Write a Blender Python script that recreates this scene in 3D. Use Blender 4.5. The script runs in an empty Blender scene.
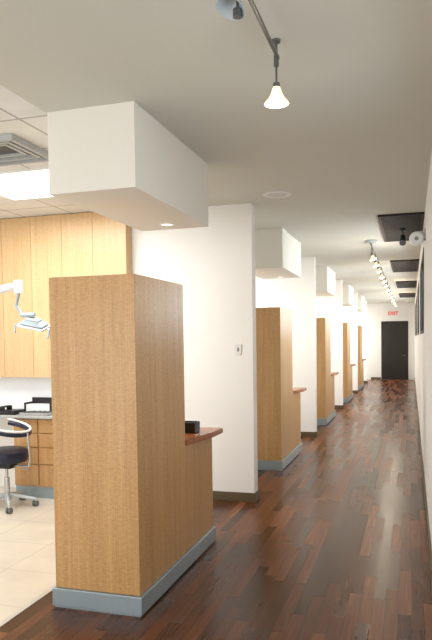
import bpy, bmesh, math
from mathutils import Vector, Matrix
S = bpy.context.scene
COL = S.collection
H = 3.19            # ceiling
PITCH = 4.65        # bay spacing
NB = 5
YEND = 27.6
XR = 0.155

# ------------------------------------------------------------------ materials
def lin(c):
    return tuple(((v/255)/12.92 if v/255 <= .04045 else ((v/255+.055)/1.055)**2.4) for v in c)+(1,)
def mat(name, col, rough=.5, metal=0, emit=None, es=0, noise=0.0, nscale=8, bump=0, coat=0):
    m = bpy.data.materials.new(name); m.use_nodes = True
    n = m.node_tree.nodes; l = m.node_tree.links
    b = n['Principled BSDF']
    b.inputs['Base Color'].default_value = lin(col)
    b.inputs['Roughness'].default_value = rough
    b.inputs['Metallic'].default_value = metal
    b.inputs['Coat Weight'].default_value = coat
    if emit:
        b.inputs['Emission Color'].default_value = lin(emit)
        b.inputs['Emission Strength'].default_value = es
    tc = n.new('ShaderNodeTexCoord'); nt = n.new('ShaderNodeTexNoise')
    nt.inputs['Scale'].default_value = nscale; nt.inputs['Detail'].default_value = 4
    l.new(tc.outputs['Object'], nt.inputs['Vector'])
    if noise:
        mx = n.new('ShaderNodeMix'); mx.data_type = 'RGBA'
        mx.inputs[6].default_value = lin(tuple(max(0, v*(1-noise)) for v in col))
        mx.inputs[7].default_value = lin(tuple(min(255, v*(1+noise)) for v in col))
        l.new(nt.outputs['Fac'], mx.inputs[0]); l.new(mx.outputs[2], b.inputs['Base Color'])
    if bump:
        bp = n.new('ShaderNodeBump'); bp.inputs['Strength'].default_value = bump; bp.inputs['Distance'].default_value = .01
        l.new(nt.outputs['Fac'], bp.inputs['Height']); l.new(bp.outputs['Normal'], b.inputs['Normal'])
    return m

def math_node(n, l, op, a, b=None):
    k = n.new('ShaderNodeMath'); k.operation = op
    for i, v in enumerate((a, b)):
        if v is None: continue
        if isinstance(v, (int, float)): k.inputs[i].default_value = v
        else: l.new(v, k.inputs[i])
    return k.outputs[0]

def wood_veneer(name, dark, mid, light, rough=.34):
    m = bpy.data.materials.new(name); m.use_nodes = True
    n = m.node_tree.nodes; l = m.node_tree.links; b = n['Principled BSDF']
    tc = n.new('ShaderNodeTexCoord')
    def layer(sc, det, dist=0):
        mp = n.new('ShaderNodeMapping'); mp.inputs['Scale'].default_value = sc
        l.new(tc.outputs['Object'], mp.inputs['Vector'])
        a = n.new('ShaderNodeTexNoise'); a.inputs['Scale'].default_value = 1; a.inputs['Detail'].default_value = det
        a.inputs['Distortion'].default_value = dist
        l.new(mp.outputs[0], a.inputs['Vector']); return a.outputs['Fac']
    a = layer((130, 130, 2.0), 4); b2 = layer((18, 18, .5), 3); c = layer((38, 38, 100), 2, .9)
    f = math_node(n, l, 'ADD', math_node(n, l, 'ADD', math_node(n, l, 'MULTIPLY', a, .36), math_node(n, l, 'MULTIPLY', b2, .28)), math_node(n, l, 'MULTIPLY', c, .36))
    r = n.new('ShaderNodeValToRGB')
    r.color_ramp.elements[0].position = .3; r.color_ramp.elements[0].color = lin(dark)
    r.color_ramp.elements[1].position = .7; r.color_ramp.elements[1].color = lin(light)
    e = r.color_ramp.elements.new(.5); e.color = lin(mid)
    l.new(f, r.inputs[0]); l.new(r.outputs[0], b.inputs['Base Color'])
    b.inputs['Roughness'].default_value = rough
    return m

def plank_floor():
    m = bpy.data.materials.new('walnut_plank_floor'); m.use_nodes = True
    n = m.node_tree.nodes; l = m.node_tree.links; b = n['Principled BSDF']
    tc = n.new('ShaderNodeTexCoord'); sx = n.new('ShaderNodeSeparateXYZ')
    l.new(tc.outputs['Object'], sx.inputs[0])
    u = math_node(n, l, 'DIVIDE', sx.outputs[0], .08)
    row = math_node(n, l, 'FLOOR', u)
    wn = n.new('ShaderNodeTexWhiteNoise'); wn.noise_dimensions = '1D'; l.new(row, wn.inputs['W'])
    v = math_node(n, l, 'ADD', math_node(n, l, 'DIVIDE', sx.outputs[1], .8), math_node(n, l, 'MULTIPLY', wn.outputs[0], 17.3))
    cell = math_node(n, l, 'FLOOR', v)
    cb = n.new('ShaderNodeCombineXYZ'); l.new(row, cb.inputs[0]); l.new(cell, cb.inputs[1])
    w2 = n.new('ShaderNodeTexWhiteNoise'); w2.noise_dimensions = '3D'; l.new(cb.outputs[0], w2.inputs['Vector'])
    mp = n.new('ShaderNodeMapping'); mp.inputs['Scale'].default_value = (50, 2.2, 1)
    l.new(tc.outputs['Object'], mp.inputs[0])
    g = n.new('ShaderNodeTexNoise'); g.inputs['Scale'].default_value = 1; g.inputs['Detail'].default_value = 5
    l.new(mp.outputs[0], g.inputs['Vector'])
    f = math_node(n, l, 'ADD', math_node(n, l, 'MULTIPLY', w2.outputs[0], .6), math_node(n, l, 'MULTIPLY', math_node(n, l, 'SUBTRACT', g.outputs['Fac'], .12), .5))
    r = n.new('ShaderNodeValToRGB'); els = r.color_ramp.elements
    els[0].position = .12; els[0].color = lin((56, 30, 16))
    els[1].position = .88; els[1].color = lin((146, 94, 55))
    for p, c in ((.35, (76, 42, 23)), (.55, (95, 54, 29)), (.74, (118, 70, 39))):
        e = els.new(p); e.color = lin(c)
    l.new(f, r.inputs[0])
    fu = math_node(n, l, 'FRACT', u); fv = math_node(n, l, 'FRACT', v)
    gap = math_node(n, l, 'MINIMUM', math_node(n, l, 'GREATER_THAN', fu, .025), math_node(n, l, 'GREATER_THAN', fv, .005))
    mx = n.new('ShaderNodeMix'); mx.data_type = 'RGBA'; mx.inputs[6].default_value = lin((26, 13, 8))
    l.new(gap, mx.inputs[0]); l.new(r.outputs[0], mx.inputs[7]); l.new(mx.outputs[2], b.inputs['Base Color'])
    rr = math_node(n, l, 'ADD', math_node(n, l, 'MULTIPLY', w2.outputs[0], .1), .22)
    l.new(rr, b.inputs['Roughness'])
    b.inputs['Specular IOR Level'].default_value = .3
    return m

def grid_mat(name, col, line, size, lw, rough, bump=0):
    m = bpy.data.materials.new(name); m.use_nodes = True
    n = m.node_tree.nodes; l = m.node_tree.links; b = n['Principled BSDF']
    tc = n.new('ShaderNodeTexCoord'); sx = n.new('ShaderNodeSeparateXYZ'); l.new(tc.outputs['Object'], sx.inputs[0])
    a = math_node(n, l, 'GREATER_THAN', math_node(n, l, 'FRACT', math_node(n, l, 'DIVIDE', sx.outputs[0], size)), lw)
    c = math_node(n, l, 'GREATER_THAN', math_node(n, l, 'FRACT', math_node(n, l, 'DIVIDE', sx.outputs[1], size)), lw)
    f = math_node(n, l, 'MINIMUM', a, c)
    nt = n.new('ShaderNodeTexNoise'); nt.inputs['Scale'].default_value = 3; nt.inputs['Detail'].default_value = 5
    l.new(tc.outputs['Object'], nt.inputs['Vector'])
    m2 = n.new('ShaderNodeMix'); m2.data_type = 'RGBA'
    m2.inputs[6].default_value = lin(tuple(v*.90 for v in col)); m2.inputs[7].default_value = lin(tuple(min(255, v*1.06) for v in col))
    l.new(nt.outputs['Fac'], m2.inputs[0])
    mx = n.new('ShaderNodeMix'); mx.data_type = 'RGBA'; mx.inputs[6].default_value = lin(line)
    l.new(m2.outputs[2], mx.inputs[7]); l.new(f, mx.inputs[0]); l.new(mx.outputs[2], b.inputs['Base Color'])
    b.inputs['Roughness'].default_value = rough
    return m

M_wall = mat('white_wall_paint', (239, 237, 232), .75, noise=.005, nscale=3)
M_ceil = mat('ceiling_paint', (206, 205, 195), .9, noise=.008, nscale=2)
M_soffit = mat('soffit_paint', (236, 233, 224), .8, noise=.005, nscale=2)
M_veneer = wood_veneer('figured_wood_veneer', (166, 122, 72), (198, 154, 99), (218, 178, 124))
M_veneer2 = wood_veneer('pale_wood_veneer', (194, 156, 110), (211, 176, 130), (225, 194, 150))
M_drawer = wood_veneer('drawer_wood_veneer', (160, 118, 74), (188, 145, 96), (206, 166, 116))
M_counter = wood_veneer('cherry_counter_wood', (122, 66, 34), (160, 94, 50), (190, 124, 72), .25)
M_floor = plank_floor()
M_tile = grid_mat('bay_floor_tile', (216, 207, 190), (186, 176, 156), .6, .012, .35)
M_grid = grid_mat('acoustic_ceiling_tile', (230, 230, 226), (176, 176, 174), .61, .03, .9)
M_kick = mat('blue_grey_laminate', (156, 170, 176), .32, .3, noise=.04, nscale=12)
M_base = mat('olive_brown_baseboard', (92, 79, 52), .45, noise=.06)
M_dark = mat('dark_brown_paint', (30, 24, 20), .6, noise=.08)
M_black = mat('black_plastic', (16, 16, 18), .4, noise=.05)
M_brown = mat('dark_brown_panel', (34, 27, 21), .8, noise=.12, nscale=3)
M_vinyl = mat('navy_vinyl', (16, 24, 50), .35, noise=.08, bump=.1)
M_white = mat('white_plastic', (232, 234, 234), .35, noise=.01)
M_offw = mat('pale_grey_plastic', (186, 196, 200), .35, noise=.02)
M_grille = mat('speaker_grille', (206, 206, 202), .5, noise=.03)
M_lampg = mat('pale_blue_grey_plastic', (170, 186, 194), .35, noise=.03)
M_teal = mat('teal_plastic', (60, 120, 140), .3, noise=.04)
M_chrome = mat('brushed_metal', (190, 192, 195), .22, 1, noise=.03, nscale=30)
M_steel = mat('grey_metal', (120, 122, 122), .35, .8, noise=.04)
M_silver = mat('threshold_metal', (205, 205, 200), .35, .6, noise=.03)
M_lit = mat('frosted_lit_glass', (255, 234, 208), .4, emit=(255, 210, 155), es=1.9, noise=.01)
M_litfar = mat('warm_lit_glass', (245, 220, 190), .4, emit=(255, 205, 160), es=.9, noise=.01)
M_troffer = mat('troffer_diffuser', (255, 255, 250), .5, emit=(255, 252, 240), es=3, noise=.01)
M_can = mat('recessed_lamp_glow', (255, 240, 210), .5, emit=(255, 232, 190), es=3, noise=.01)
M_bulb = mat('lamp_bulb_glow', (255, 240, 210), .5, emit=(255, 234, 200), es=12, noise=.01)
M_red = mat('exit_red', (205, 30, 24), .5, emit=(220, 25, 18), es=.6, noise=.01)
M_vent = mat('vent_grey', (176, 180, 182), .5, noise=.05)
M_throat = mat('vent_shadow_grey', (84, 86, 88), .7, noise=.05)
M_glass = mat('window_glass', (235, 245, 250), .02)
g = M_glass.node_tree.nodes['Principled BSDF']; g.inputs['Transmission Weight'].default_value = 1; g.inputs['IOR'].default_value = 1.02
M_pane = M_glass

# ------------------------------------------------------------------ mesh helpers
def bm_box(bm, x0, x1, y0, y1, z0, z1, bev=0):
    r = bmesh.ops.create_cube(bm, size=1)
    vs = r['verts']
    for v in vs:
        v.co = Vector(((x0+x1)/2+v.co.x*(x1-x0), (y0+y1)/2+v.co.y*(y1-y0), (z0+z1)/2+v.co.z*(z1-z0)))
    if bev:
        es = list({e for v in vs for e in v.link_edges})
        bmesh.ops.bevel(bm, geom=es, offset=bev, segments=3, affect='EDGES', profile=.5)
def bm_cyl(bm, p0, p1, r0, r1=None, seg=20):
    if r1 is None: r1 = r0
    p0, p1 = Vector(p0), Vector(p1); d = p1-p0
    q = Vector((0, 0, 1)).rotation_difference(d.normalized()).to_matrix().to_4x4()
    bmesh.ops.create_cone(bm, cap_ends=True, segments=seg, radius1=r0, radius2=r1, depth=d.length,
                          matrix=Matrix.Translation((p0+p1)/2) @ q)
def bm_ball(bm, c, r, sc=(1, 1, 1), seg=20):
    bmesh.ops.create_uvsphere(bm, u_segments=seg, v_segments=seg//2, radius=r,
                              matrix=Matrix.Translation(c) @ Matrix.Diagonal((*sc, 1)))
def bm_lathe(bm, prof, c, axis=(0, 0, 1), seg=28):
    q = Vector((0, 0, 1)).rotation_difference(Vector(axis).normalized())
    rings = []
    for r, z in prof:
        rings.append([bm.verts.new(Vector(c) + q @ Vector((r*math.cos(2*math.pi*i/seg), r*math.sin(2*math.pi*i/seg), z))) for i in range(seg)])
    for a, b in zip(rings, rings[1:]):
        for i in range(seg):
            bm.faces.new((a[i], a[(i+1) % seg], b[(i+1) % seg], b[i]))
    return rings
def bm_tube(bm, pts, r, seg=12):
    for a, b in zip(pts, pts[1:]):
        bm_cyl(bm, a, b, r, seg=seg)
    for p in pts[1:-1]: bm_ball(bm, p, r*1.0, seg=12)
def bm_poly(bm, pts, z0, z1, bev=0):
    vs = [bm.verts.new((x, y, z0)) for x, y in pts]
    f = bm.faces.new(vs)
    r = bmesh.ops.extrude_face_region(bm, geom=[f])
    nv = [e for e in r['geom'] if isinstance(e, bmesh.types.BMVert)]
    for v in nv: v.co.z = z1
    if bev:
        es = list({e for v in vs+nv for e in v.link_edges})
        bmesh.ops.bevel(bm, geom=es, offset=bev, segments=2, affect='EDGES')
def mk(name, fn, material, parent=None, origin=(0, 0, 0), smooth=False, **props):
    bm = bmesh.new(); fn(bm)
    bmesh.ops.recalc_face_normals(bm, faces=bm.faces)
    me = bpy.data.meshes.new(name)
    o = Vector(origin)
    bmesh.ops.translate(bm, verts=bm.verts, vec=-(o if parent is None else Vector(parent['_o'])))
    bm.to_mesh(me); bm.free()
    me.materials.append(material)
    if smooth:
        for p in me.polygons: p.use_smooth = True
        me.set_sharp_from_angle(angle=math.radians(40))
    ob = bpy.data.objects.new(name, me); COL.objects.link(ob)
    if parent is None: ob.location = o; ob['_o'] = list(o)
    else:
        ob.parent = parent; ob['_o'] = list(parent['_o'])
    for k, v in props.items(): ob[k] = v
    return ob
def empty(name, loc, label, category, **props):
    e = bpy.data.objects.new(name, None); e.location = loc; e.empty_display_size = .1
    COL.objects.link(e); e['_o'] = list(loc); e['label'] = label; e['category'] = category
    for k, v in props.items(): e[k] = v
    return e
def clone(root, dy, **props):
    def rec(o, par):
        c = o.copy(); COL.objects.link(c)
        if par is not None: c.parent = par
        else: c.location = o.location + Vector((0, dy, 0))
        for ch in o.children: rec(ch, c)
        return c
    c = rec(root, None)
    for k, v in props.items(): c[k] = v
    return c
def structure(name, fn, m, **p): return mk(name, fn, m, kind='structure', **p)
B = lambda *a, **k: (lambda bm: bm_box(bm, *a, **k))

# ------------------------------------------------------------------ shell
XL = -6.2; YB = -3.0
structure('floor', B(-2.44, XR+.25, YB, YEND+.2, -.1, 0), M_floor)
structure('floor_bay', B(XL, -2.44, YB, YEND+.2, -.1, 0), M_tile)
structure('trim_threshold', B(-2.46, -2.42, YB, YEND, 0, .004), M_silver)
structure('ceiling', B(-2.19, XR+.25, YB, YEND+.2, H, H+.15), M_ceil)
structure('ceiling_bay', B(XL, -2.19, YB, YEND+.2, H+.01, H+.15), M_grid)
structure('wall_end', B(XL, XR+.25, YEND, YEND+.15, 0, H), M_wall)
wins = [(.2, 4.2), (8.3, 11.2), (12.9, 15.8), (17.6, 20.4), (22.2, 25.0)]  # first window is unseen, added to light the near corridor
ZW0, ZW1 = 1.80, 2.85
def wr(bm):
    bm_box(bm, XR, XR+.2, YB, YEND, 0, ZW0); bm_box(bm, XR, XR+.2, YB, YEND, ZW1, H)
    ys = [YB]+[v for w in wins for v in w]+[YEND]
    for a, b in zip(ys[::2], ys[1::2]): bm_box(bm, XR, XR+.2, a, b, ZW0, ZW1)
structure('wall_right', wr, M_wall)
for i, (a, b) in enumerate(wins):
    def wf(bm):
        t = .045; x0, x1 = XR-.008, XR+.09
        bm_box(bm, x0, x1, a, b, ZW0, ZW0+t); bm_box(bm, x0, x1, a, b, ZW1-t, ZW1)
        k = 2
        for j in range(k+1):
            y = a+(b-a-t)*j/k
            bm_box(bm, x0, x1, y, y+t, ZW0+t, ZW1-t)
    w = structure('window_%d' % (i+1), wf, M_dark)
    mk('glass', B(XR+.04, XR+.046, a+.045, b-.045, ZW0+.045, ZW1-.045), M_pane, parent=w)
def wl(bm):
    bm_box(bm, XL-.15, XL, YB, YEND, 0, .9); bm_box(bm, XL-.15, XL, YB, YEND, 2.7, H)
    for k in range(8):
        y = YB + k*PITCH*.92
        bm_box(bm, XL-.15, XL, y, min(y+1.0, YEND), .9, 2.7)
structure('wall_left', wl, M_wall)
def wb(bm):
    bm_box(bm, XL, XR+.2, YB-.15, YB, 2.8, H); bm_box(bm, XL, XL+.4, YB-.15, YB, 0, 2.8)
    bm_box(bm, -2.2, -1.9, YB-.15, YB, 0, 2.8); bm_box(bm, XR-.1, XR+.2, YB-.15, YB, 0, 2.8)
structure('wall_back', wb, M_wall)
structure('baseboard_right', B(XR-.018, XR, YB, YEND, 0, .11), M_base)
structure('baseboard_end', B(-1.6, -1.20, YEND-.015, YEND, 0, .1), M_base)

PX = -1.61; PY = 6.64; PT = .16
for i in range(NB):
    y = PY+i*PITCH
    structure('wall_partition_%d' % (i+1), B(XL, PX, y, y+PT, 0, H), M_wall)
    def bb(bm):
        bm_box(bm, -2.97, PX+.015, y-.015, y, 0, .1, .003)
        bm_box(bm, PX, PX+.015, y, y+PT+.015, 0, .1, .003)
    structure('baseboard_partition_%d' % (i+1), bb, M_base)
ZB = 2.68
for i in range(NB):
    y = 3.60+i*PITCH
    structure('ceiling_soffit_%d' % (i+1), B(-2.18, -1.59, y, y+1.46, ZB, H), M_soffit)

rx, ry = -1.86, 4.82
r0 = empty('recessed_light', (rx, ry, ZB), 'small round white recessed downlight set in the white soffit', 'light', group='recessed downlights')
mk('trim_ring', lambda bm: bm_lathe(bm, [(.04, -.001), (.042, -.008), (.058, -.006), (.062, 0)], (rx, ry, ZB)), M_white, parent=r0, smooth=True)
mk('lamp', lambda bm: bm_cyl(bm, (rx, ry, ZB-.004), (rx, ry, ZB-.0005), .041), M_can, parent=r0)
for i in range(1, NB): clone(r0, i*PITCH)

# end door
DX0, DX1, DH = -1.13, -.15, 2.38
def dfr(bm):
    bm_box(bm, DX0-.05, DX0, YEND-.02, YEND, 0, DH+.05); bm_box(bm, DX1, DX1+.05, YEND-.02, YEND, 0, DH+.05)
    bm_box(bm, DX0, DX1, YEND-.02, YEND, DH, DH+.05)
d = structure('door_1', B(DX0, DX1, YEND-.03, YEND-.004, .005, DH, bev=.003), M_dark)
mk('door_frame', dfr, M_dark, parent=d)
mk('door_handle', lambda bm: (bm_cyl(bm, (DX1-.1, YEND-.03, 1.0), (DX1-.1, YEND-.08, 1.0), .012), bm_cyl(bm, (DX1-.1, YEND-.08, 1.0), (DX1-.22, YEND-.08, 1.0), .01)), M_chrome, parent=d)

# exit sign
EX = -.70; EZ = 2.66
es = empty('exit_sign', (EX, YEND, EZ), 'white exit sign with red letters mounted above the dark door', 'sign')
mk('sign_box', B(EX-.17, EX+.17, YEND-.05, YEND-.001, EZ, EZ+.2, bev=.006), M_white, parent=es)
cu = bpy.data.curves.new('exit_text', 'FONT'); cu.body = 'EXIT'; cu.size = .2; cu.align_x = 'CENTER'; cu.extrude = .004; cu.offset = .004
to = bpy.data.objects.new('tmp', cu); COL.objects.link(to); bpy.context.view_layer.update()
me = bpy.data.meshes.new_from_object(to.evaluated_get(bpy.context.evaluated_depsgraph_get()))
bpy.data.objects.remove(to)
me.materials.clear(); me.materials.append(M_red)
lt = bpy.data.objects.new('lettering', me); COL.objects.link(lt); lt.parent = es
lt.location = (0, -.055, .03); lt.rotation_euler = (math.pi/2, 0, 0)

# ------------------------------------------------------------------ reception cabinets
CX0, CX1 = -2.25, -1.645
YC = 3.68; YT = 4.57; YL = 5.26
c0 = empty('tall_cabinet', (-1.94, YC, 0), 'tall light wood cabinet with low desk section on blue-grey plinth', 'cabinet', group='corridor cabinets')
mk('tall_body', B(CX0, CX1, YC, YT, .13, 2.17, bev=.004), M_veneer, parent=c0)
mk('low_body', B(CX0, CX1-.002, YT+.002, YL, .13, .945, bev=.004), M_veneer, parent=c0)
def tk(bm):
    bm_box(bm, CX0-.018, CX1+.018, YC-.018, YL+.01, .012, .128, bev=.004)
    bm_box(bm, CX0-.005, CX1+.005, YC-.01, YL, 0, .012)
mk('plinth', tk, M_kick, parent=c0, label='blue-grey laminate plinth')
def ct(bm):
    bm_poly(bm, [(CX0, YT+.006), (CX1+.004, YT+.006), (CX1+.03, YT+.15), (-1.56, YT+.44), (-1.555, YL+.03), (CX0, YL+.03)], .946, .99, bev=.006)
k0 = mk('countertop', ct, M_counter, origin=(-1.9, 4.9, .946), label='reddish cherry wood ledge top projecting from the low desk', category='countertop', group='wooden ledge tops')
for i in range(1, NB):
    clone(c0, i*PITCH); clone(k0, i*PITCH)

# black card holder on near counter
ox, oy, oz = -1.75, 4.98, .991
bx = empty('desk_organizer', (ox, oy, oz), 'small black plastic card holder standing on the wooden ledge', 'organizer')
def org(bm):
    x0, x1, y0, y1, z0, z1 = ox-.065, ox+.065, oy-.065, oy+.065, oz, oz+.085
    bm_box(bm, x0, x1, y0, y1, z0, z0+.008)
    bm_box(bm, x0, x0+.006, y0, y1, z0+.008, z1); bm_box(bm, x1-.006, x1, y0, y1, z0+.008, z1)
    bm_box(bm, x0+.006, x1-.006, y0, y0+.006, z0+.008, z1); bm_box(bm, x0+.006, x1-.006, y1-.006, y1, z0+.008, z1)
mk('tray', org, M_black, parent=bx)
mk('cards', B(ox-.05, ox+.05, oy-.045, oy+.045, oz+.01, oz+.075), M_black, parent=bx)

# switch plate on partition
qx = -1.77; qz = 1.645
sp = empty('switch_plate', (qx, PY, qz), 'white wall switch plate with dark rocker switch', 'switch')
mk('plate', B(qx-.036, qx+.036, PY-.010, PY-.0005, qz-.056, qz+.056, bev=.003), mat('switch_plastic', (226, 225, 220), .4, noise=.01), parent=sp)
mk('rocker', B(qx-.009, qx+.009, PY-.016, PY-.0095, qz-.02, qz+.02, bev=.002), M_steel, parent=sp)

# ceiling speaker
px_, py_ = -1.27, 6.35
cs = empty('ceiling_speaker', (px_, py_, H), 'round white ceiling speaker with perforated grille', 'speaker')
mk('rim', lambda bm: bm_lathe(bm, [(.105, -.004), (.12, -.008), (.135, -.006), (.142, 0)], (px_, py_, H)), M_white, parent=cs, smooth=True)
mk('grille', lambda bm: bm_cyl(bm, (px_, py_, H-.005), (px_, py_, H-.001), .106, seg=32), M_grille, parent=cs)

# ------------------------------------------------------------------ track lights
def bell(bm, c, s=1.0, axis=(0, 0, -1)):
    pr = [(.0, 0), (.014, 0), (.018, .012), (.024, .03), (.034, .05), (.048, .066), (.054, .076), (.050, .076), (.032, .055), (.016, .03), (0.0, .022)]
    bm_lathe(bm, [(r*s, z*s) for r, z in pr], c, axis=axis)
TX = -.62
t1 = empty('track_light', (TX, 2.0, H), 'thin metal ceiling track with small bell-shaped glass lamp heads', 'light', group='ceiling track lights')
mk('rail', lambda bm: bm_box(bm, TX-.008, TX+.008, -1.5, 3.15, H-.075, H-.058, bev=.003), M_steel, parent=t1)
for y in (-1.2, .4, 1.6, 3.1):
    mk('standoff', lambda bm: (bm_cyl(bm, (TX, y, H-.06), (TX, y, H-.001), .007), bm_cyl(bm, (TX, y, H-.012), (TX, y, H-.0005), .022)), M_steel, parent=t1)
for y, lit in ((3.10, True), (2.37, False), (.8, True)):
    zt = H-.075
    h = mk('lamp_head', lambda bm: (bm_cyl(bm, (TX, y, zt-.05), (TX, y, zt), .013), bm_cyl(bm, (TX, y, zt-.13), (TX, y, zt-.05), .005), bm_cyl(bm, (TX, y, zt-.16), (TX, y, zt-.13), .017)), M_steel, parent=t1, smooth=True)
    if lit:
        mk('shade', lambda bm: bell(bm, (TX, y, zt-.145), 1.1), M_lit, parent=h, smooth=True)
        mk('bulb', lambda bm: bm_ball(bm, (TX, y, zt-.21), .018), M_bulb, parent=h, smooth=True)
    else:
        mk('shade', lambda bm: bell(bm, (TX, y, zt-.06), 1.1, axis=(-.25, -.3, -1)), M_offw, parent=h, smooth=True)
TY0, TY1 = 9.75, 25.0
TX2 = -.56
t2 = empty('track_light', (TX2, TY0, H), 'long metal ceiling track with a row of warm glowing lamp heads', 'light', group='ceiling track lights')
mk('rail', lambda bm: bm_box(bm, TX2-.009, TX2+.009, TY0, TY1, H-.075, H-.058, bev=.003), M_steel, parent=t2)
mk('canopy', lambda bm: (bm_cyl(bm, (TX2, TY0+.05, H-.03), (TX2, TY0+.05, H-.0005), .085, .09, seg=28), bm_cyl(bm, (TX2, TY0+.05, H-.06), (TX2, TY0+.05, H-.03), .02)), M_offw, parent=t2, smooth=True)
hy = []
y = TY0+.25; step = .95
while y < TY1:
    zt = H-.075
    h = mk('lamp_head', lambda bm: (bm_cyl(bm, (TX2, y, zt-.08), (TX2, y, zt), .008), bm_cyl(bm, (TX2, y, zt-.13), (TX2, y, zt-.08), .018)), M_steel, parent=t2, smooth=True)
    mk('shade', lambda bm: bell(bm, (TX2, y, zt-.115), .95, axis=(.3, -.2, -1)), M_litfar, parent=h, smooth=True)
    mk('bulb', lambda bm: bm_ball(bm, (TX2+.016, y-.010, zt-.172), .022), M_bulb, parent=h, smooth=True)
    hy.append(y); y += step; step *= 1.07

# dark ceiling panels
p0 = empty('ceiling_panel', (-.095, 8.8, H), 'square dark brown panel with thin frame fixed to white ceiling', 'panel', group='dark ceiling panels')
def fr(bm):
    x0, x1, y0, y1, z0 = -.37, XR-.002, 7.8, 9.85, H-.028
    t = .03
    bm_box(bm, x0, x1, y0, y0+t, z0, H-.001); bm_box(bm, x0, x1, y1-t, y1, z0, H-.001)
    bm_box(bm, x0, x0+t, y0+t, y1-t, z0, H-.001); bm_box(bm, x1-t, x1, y0+t, y1-t, z0, H-.001)
mk('frame', fr, M_dark, parent=p0)
mk('insert', B(-.34, XR-.032, 7.83, 9.82, H-.024, H-.002), M_brown, parent=p0)
for i in range(1, 4): clone(p0, i*PITCH)

bs = empty('ceiling_spotlight', (-.10, 8.75, H-.025), 'black cylindrical spotlight hanging from the dark ceiling panel', 'light')
mk('mount', lambda bm: (bm_cyl(bm, (-.10, 8.75, H-.05), (-.10, 8.75, H-.024), .035), bm_cyl(bm, (-.10, 8.75, H-.13), (-.10, 8.75, H-.05), .008)), M_black, parent=bs, smooth=True)
mk('lamp_body', lambda bm: bm_cyl(bm, (-.10, 8.68, H-.22), (-.10, 8.78, H-.13), .042, .038), M_steel, parent=bs, smooth=True)

# security camera
yc = 7.45; zc = 2.85
sc = empty('security_camera', (XR, yc, zc), 'chunky rounded white security camera on a short wall bracket', 'camera')
mk('bracket', lambda bm: (bm_box(bm, XR-.02, XR+.004, yc+.02, yc+.12, zc-.02, zc+.10, bev=.004), bm_cyl(bm, (XR-.02, yc+.07, zc+.06), (XR-.09, yc+.07, zc+.06), .016), bm_cyl(bm, (XR-.09, yc+.07, zc+.07), (XR-.09, yc+.07, zc+.02), .016)), M_white, parent=sc, smooth=True)
mk('housing', lambda bm: bm_lathe(bm, [(0, -.14), (.055, -.14), (.075, -.12), (.078, 0), (.07, .09), (.045, .13), (0, .135)], (XR-.095, yc, zc-.015), axis=(0, 1, .12)), M_white, parent=sc, smooth=True)
mk('lens', lambda bm: bm_cyl(bm, (XR-.095, yc-.148, zc-.032), (XR-.095, yc-.13, zc-.03), .022), M_steel, parent=sc)

# ------------------------------------------------------------------ treatment bay 1
WY = PY-.002
wx = [-2.99, -3.40, -3.79, -4.19, -4.58, -4.98, -5.38]
uc = empty('upper_cabinet', (-4.2, WY, 1.35), 'tall pale wood wall cabinets with flush flat doors', 'cabinet')
mk('body', B(wx[-1], wx[0], WY-.13, WY, 1.35, H+.005), M_veneer2, parent=uc)
for a, b in zip(wx, wx[1:]):
    mk('door', B(b+.002, a-.002, WY-.15, WY-.13, 1.345, H+.003, bev=.001), M_veneer2, parent=uc)
BY0 = 6.22
bc = empty('base_cabinet', (-3.6, 6.4, 0), 'wood drawer cabinet under the worktop with blue-grey plinth', 'cabinet')
CB = PY-.03
mk('body', B(-4.30, -3.04, BY0+.02, CB, .13, .90), M_drawer, parent=bc)
mk('plinth', B(-4.30, -3.04, BY0+.02, CB, 0, .13), M_kick, parent=bc)
for (x0, x1) in ((-4.30, -3.99), (-3.98, -3.52), (-3.51, -3.04)):
    for z0, z1 in ((.14, .38), (.39, .57), (.58, .73), (.74, .89)):
        dr = mk('drawer', B(x0+.004, x1-.004, BY0, BY0+.02, z0, z1, bev=.002), M_drawer, parent=bc)
        xm = (x0+x1)/2; zm = z1-.05
        mk('handle', lambda bm: (bm_cyl(bm, (xm-.05, BY0-.025, zm), (xm+.05, BY0-.025, zm), .005), bm_cyl(bm, (xm-.045, BY0-.025, zm), (xm-.045, BY0, zm), .004), bm_cyl(bm, (xm+.045, BY0-.025, zm), (xm+.045, BY0, zm), .004)), M_chrome, parent=dr)
mk('side_panel', B(-5.42, -5.39, BY0, CB, 0, .90), M_drawer, parent=bc)
ZT = .902
mk('worktop', B(-5.42, -3.02, BY0-.03, CB, ZT, ZT+.03, bev=.005), mat('grey_laminate', (176, 178, 176), .3, noise=.08, nscale=60), origin=(-4.2, 6.4, ZT), label='grey laminate worktop running above the drawer cabinet', category='worktop')
structure('trim_backsplash', B(-5.4, -3.02, PY-.012, PY-.001, ZT+.031, 1.345), mat('backsplash_white', (238, 242, 244), .4, noise=.01))
ZT += .031
it = empty('document_tray', (-4.13, 6.5, ZT), 'dark-edged document tray holding white sheets on the worktop', 'tray')
mk('tray', lambda bm: (bm_box(bm, -4.30, -3.95, 6.44, 6.60, ZT, ZT+.012), bm_box(bm, -4.30, -4.285, 6.44, 6.60, ZT+.012, ZT+.12), bm_box(bm, -3.965, -3.95, 6.44, 6.60, ZT+.012, ZT+.12), bm_box(bm, -4.285, -3.965, 6.585, 6.60, ZT+.012, ZT+.17)), M_black, parent=it)
mk('sheets', B(-4.28, -3.97, 6.45, 6.58, ZT+.013, ZT+.10), M_white, parent=it)
bk = empty('instrument_tray', (-4.05, 6.3, ZT), 'shallow chrome instrument tray lying on the worktop', 'tray')
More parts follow.
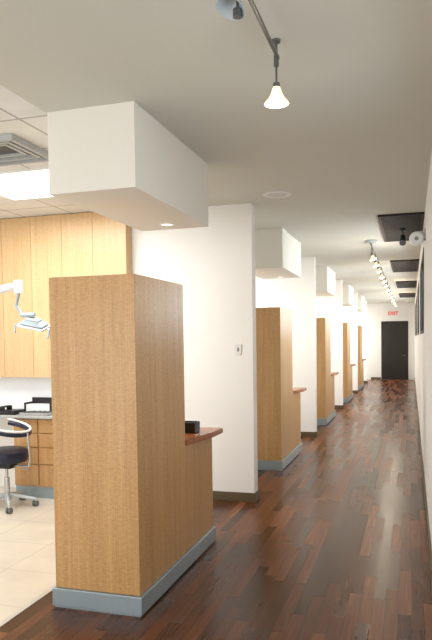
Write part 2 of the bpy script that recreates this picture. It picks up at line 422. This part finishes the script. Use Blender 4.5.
mk('tray', lambda bm: (bm_box(bm, -4.22, -3.85, 6.22, 6.40, ZT, ZT+.006, bev=.002), bm_box(bm, -4.22, -3.85, 6.22, 6.228, ZT+.006, ZT+.03), bm_box(bm, -4.22, -3.85, 6.392, 6.40, ZT+.006, ZT+.03), bm_box(bm, -4.22, -4.212, 6.228, 6.392, ZT+.006, ZT+.03), bm_box(bm, -3.858, -3.85, 6.228, 6.392, ZT+.006, ZT+.03)), M_chrome, parent=bk)
for k in range(4):
    xx = -4.16+k*.07
    pr = mk('instrument', lambda bm: bm_cyl(bm, (xx, 6.24, ZT+.035), (xx+.05, 6.38, ZT+.035), .004), M_steel, parent=bk)
ph = empty('telephone', (-4.42, 6.3, ZT), 'black desk telephone with handset on the worktop', 'telephone')
mk('base', B(-4.5, -4.28, 6.22, 6.42, ZT, ZT+.05, bev=.008), M_black, parent=ph)
mk('handset', lambda bm: (bm_box(bm, -4.49, -4.44, 6.23, 6.41, ZT+.075, ZT+.095, bev=.008), bm_box(bm, -4.495, -4.435, 6.23, 6.27, ZT+.05, ZT+.09, bev=.008), bm_box(bm, -4.495, -4.435, 6.37, 6.41, ZT+.05, ZT+.09, bev=.008)), M_black, parent=ph, smooth=True)
pp = empty('paper_stack', (-3.7, 6.35, ZT), 'small stack of white papers on the worktop', 'papers')
for k in range(3):
    mk('paper', B(-3.82+.01*k, -3.6+.01*k, 6.24, 6.42, ZT+.004*k, ZT+.004*k+.0035), M_white, parent=pp)

# stool
sx, sy = -4.12, 5.82
st = empty('task_stool', (sx, sy, 0), 'navy vinyl rolling stool with slim curved back ring, chrome base', 'stool')
mk('seat', lambda bm: bm_lathe(bm, [(0, .48), (.16, .48), (.215, .49), (.235, .54), (.23, .60), (.19, .625), (0, .62)], (sx, sy, 0), seg=36), M_vinyl, parent=st, smooth=True)
mk('tilt_mechanism', B(sx-.09, sx+.09, sy-.07, sy+.07, .42, .48, bev=.012), M_black, parent=st, smooth=True)
mk('pole', lambda bm: (bm_cyl(bm, (sx, sy, .12), (sx, sy, .32), .028), bm_cyl(bm, (sx, sy, .32), (sx, sy, .43), .016)), M_chrome, parent=st, smooth=True)
def star(bm):
    bm_cyl(bm, (sx, sy, .08), (sx, sy, .15), .045, .035)
    for k in range(5):
        a = k*2*math.pi/5+.35
        bm_cyl(bm, (sx+.03*math.cos(a), sy+.03*math.sin(a), .13), (sx+.30*math.cos(a), sy+.30*math.sin(a), .08), .024, .015, seg=12)
        bm_cyl(bm, (sx+.295*math.cos(a), sy+.295*math.sin(a), .045), (sx+.295*math.cos(a), sy+.295*math.sin(a), .085), .008, seg=10)
mk('base', star, M_offw, parent=st, smooth=True)
for k in range(5):
    a = k*2*math.pi/5+.35
    cx, cy = sx+.295*math.cos(a), sy+.295*math.sin(a)
    mk('caster', lambda bm: (bm_cyl(bm, (cx-.026, cy, .03), (cx-.006, cy, .03), .03), bm_cyl(bm, (cx+.006, cy, .03), (cx+.026, cy, .03), .03), bm_cyl(bm, (cx-.008, cy, .035), (cx+.008, cy, .035), .02)), M_steel, parent=st, smooth=True)
def ringpts(r, z, a0=-120, n=15, da=17, tilt=.25):
    return [(sx+r*math.cos(math.radians(a0+k*da)), sy+r*math.sin(math.radians(a0+k*da)), z-tilt*r*math.cos(math.radians(a0+k*da))) for k in range(n)]
def bkr(bm):
    p = ringpts(.255, .88); bm_tube(bm, p, .013); bm_ball(bm, p[0], .013); bm_ball(bm, p[-1], .013)
mk('backrest_frame', bkr, M_white, parent=st, smooth=True)
mk('backrest', lambda bm: bm_tube(bm, ringpts(.245, .845), .024), M_vinyl, parent=st, smooth=True)
mk('back_support', lambda bm: bm_tube(bm, [(sx+.02, sy, .45), (sx+.27, sy, .45), (sx+.29, sy, .52), (sx+.265, sy, .80)], .012), M_chrome, parent=st, smooth=True)

# dental lamp
ly = 5.1
dl = empty('dental_lamp', (-4.2, ly, H), 'white articulated dental examination lamp hanging on a jointed arm', 'lamp')
mk('ceiling_post', lambda bm: (bm_cyl(bm, (-4.2, ly, 2.1), (-4.2, ly, H), .035), bm_cyl(bm, (-4.2, ly, H-.04), (-4.2, ly, H+.005), .12)), M_white, parent=dl, smooth=True)
def arm2(bm):
    bm_cyl(bm, (-4.2, ly, 2.16), (-3.48, ly, 2.26), .042, .036)
    bm_ball(bm, (-4.2, ly, 2.16), .06)
    bm_cyl(bm, (-3.43, ly, 2.32), (-3.43, ly, 2.20), .04); bm_cyl(bm, (-3.52, ly, 2.255), (-3.43, ly, 2.265), .037)
mk('arm', arm2, M_white, parent=dl, smooth=True)
mk('drop_arm', lambda bm: (bm_tube(bm, [(-3.43, ly, 2.20), (-3.46, ly, 2.09), (-3.40, ly, 2.0)], .014), bm_cyl(bm, (-3.41, ly, 2.0), (-3.27, ly, 2.0), .02)), M_lampg, parent=dl, smooth=True)
def rotbox(bm, c, size, rx_, ry_, rz_, bev=.01, taper=1.0):
    b2 = bmesh.new(); bm_box(b2, -size[0]/2, size[0]/2, -size[1]/2, size[1]/2, -size[2]/2, size[2]/2, bev)
    M = Matrix.Translation(c) @ Matrix.Rotation(rz_, 4, 'Z') @ Matrix.Rotation(ry_, 4, 'Y') @ Matrix.Rotation(rx_, 4, 'X')
    for v in b2.verts:
        if v.co.z > 0: v.co.x *= taper; v.co.y *= taper
        v.co = M @ v.co
    t = bpy.data.meshes.new('t'); b2.to_mesh(t); b2.free(); bm.from_mesh(t); bpy.data.meshes.remove(t)
hc = (-3.28, ly, 1.94)
mk('lamp_housing', lambda bm: rotbox(bm, hc, (.24, .13, .06), .35, .2, 0, .015, .6), M_lampg, parent=dl, smooth=True)
mk('lamp_rim', lambda bm: rotbox(bm, (hc[0]-.006, hc[1]+.012, hc[2]-.04), (.27, .16, .018), .35, .2, 0, .006), M_white, parent=dl, smooth=True)
mk('lamp_lens', lambda bm: rotbox(bm, (hc[0]-.009, hc[1]+.017, hc[2]-.052), (.23, .12, .008), .35, .2, 0, .002), M_teal, parent=dl)
mk('handle', lambda bm: bm_tube(bm, [(-3.15, ly, 1.88), (-3.11, ly-.02, 1.86), (-3.11, ly-.05, 1.78)], .009), M_lampg, parent=dl, smooth=True)
mk('handle', lambda bm: bm_tube(bm, [(-3.41, ly, 1.93), (-3.46, ly-.02, 1.91), (-3.45, ly-.05, 1.84)], .009), M_lampg, parent=dl, smooth=True)

# ceiling fixtures in the bay
def troffer(x, y, lab, w=1.2, dd=.95):
    e = empty('ceiling_troffer', (x, y, H+.01), lab, 'light', group='fluorescent ceiling troffers')
    mk('frame', lambda bm: (bm_box(bm, x-w/2, x+w/2, y-dd/2, y-dd/2+.03, H-.005, H+.01), bm_box(bm, x-w/2, x+w/2, y+dd/2-.03, y+dd/2, H-.005, H+.01), bm_box(bm, x-w/2, x-w/2+.03, y-dd/2+.03, y+dd/2-.03, H-.005, H+.01), bm_box(bm, x+w/2-.03, x+w/2, y-dd/2+.03, y+dd/2-.03, H-.005, H+.01)), M_white, parent=e)
    mk('diffuser', B(x-w/2+.03, x+w/2-.03, y-dd/2+.03, y+dd/2-.03, H+.001, H+.0095), M_troffer, parent=e)
    return e
troffer(-3.25, 5.2, 'bright rectangular fluorescent ceiling troffer in white tile grid')
troffer(-3.17, 3.52, 'bright square ceiling troffer beside the air diffuser', w=.6, dd=.5)
vx, vy = -2.92, 4.17
cv = empty('ceiling_vent', (vx, vy, H+.01), 'square grey ceiling air diffuser with stepped louvres', 'vent')
def vf(bm):
    for k, s in enumerate((.28, .21, .14)):
        z1 = H+.008; z0 = H-.035+.010*k; t = .028
        bm_box(bm, vx-s, vx+s, vy-s, vy-s+t, z0, z1); bm_box(bm, vx-s, vx+s, vy+s-t, vy+s, z0, z1)
        bm_box(bm, vx-s, vx-s+t, vy-s+t, vy+s-t, z0, z1); bm_box(bm, vx+s-t, vx+s, vy-s+t, vy+s-t, z0, z1)
mk('louvres', vf, M_vent, parent=cv)
mk('throat', B(vx-.27, vx+.27, vy-.27, vy+.27, H+.002, H+.009), M_throat, parent=cv)

# ------------------------------------------------------------------ lights
def area(name, loc, direction, sx_, sy_, power, col=(1, 1, 1)):
    L = bpy.data.lights.new(name, 'AREA'); L.shape = 'RECTANGLE'; L.size = sx_; L.size_y = sy_; L.energy = power; L.color = col
    o = bpy.data.objects.new(name, L); COL.objects.link(o); o.location = loc
    o.rotation_euler = Vector(direction).to_track_quat('-Z', 'Y').to_euler()
    return o
area('daylight_rear', (-4.2, -2.9, 1.5), (0, 1, -.15), 3.2, 2.0, 92, (1, .99, .975))
area('daylight_rear', (-1.0, -2.9, 1.5), (0, 1, -.15), 1.6, 2.0, 26, (1, .99, .975))
for i in range(NB+1):
    area('troffer_light', (-3.6, 5.2+i*PITCH - (1.2 if i == NB else 0), H-.03), (0, 0, -1), 1.5, 1.0, 68 if i == 0 else 80+22*i, (1, .99, .985))
area('troffer_light', (-4.9, 2.8, H-.03), (0, 0, -1), 1.1, .9, 44, (1, .99, .985))
for i, (a, b) in enumerate(wins):
    area('window_daylight', (XR+.12, (a+b)/2, (ZW0+ZW1)/2), (-1, 0, -.3), b-a-.2, .9, 8 if i == 0 else 38+10*i, (1, .99, .98))  # first one shines through the added, unseen near window
def pt(loc, e, col=(1, .86, .68), r=.03):
    L = bpy.data.lights.new('lamp_glow', 'POINT'); L.energy = e; L.color = col; L.shadow_soft_size = r
    o = bpy.data.objects.new('lamp_glow', L); COL.objects.link(o); o.location = loc
pt((TX, 3.10, H-.34), 3)
for y in hy[::3]: pt((TX2+.03, y, H-.32), 6+ (y-9)*.9)
W = bpy.data.worlds.new('W'); S.world = W; W.use_nodes = True
W.node_tree.nodes['Background'].inputs[0].default_value = (.97, .98, 1, 1)
W.node_tree.nodes['Background'].inputs[1].default_value = 1.35

for o in bpy.data.objects:
    if '_o' in o: del o['_o']

# ------------------------------------------------------------------ camera
cam = bpy.data.cameras.new('camera'); co = bpy.data.objects.new('camera', cam); COL.objects.link(co)
pitch = .042
cam.sensor_fit = 'VERTICAL'; cam.sensor_height = 36; cam.lens = 36.0; cam.shift_y = (20+640*math.tan(pitch))/640
cam.clip_end = 200; cam.clip_start = .05
th = math.atan(195/640); roll = .0135
R0 = Vector((math.cos(th), math.sin(th), 0)); F0 = Vector((-math.sin(th), math.cos(th), 0)); Zu = Vector((0, 0, 1))
F = F0*math.cos(pitch)-Zu*math.sin(pitch); U0 = Zu*math.cos(pitch)+F0*math.sin(pitch)
R = R0*math.cos(roll)-U0*math.sin(roll); U = U0*math.cos(roll)+R0*math.sin(roll)
Mx = Matrix((R, U, -F)).transposed().to_4x4(); Mx.translation = (0, 0, 1.75)
co.matrix_world = Mx
S.camera = co
S.view_settings.view_transform = 'Standard'
S.view_settings.exposure = 0.0
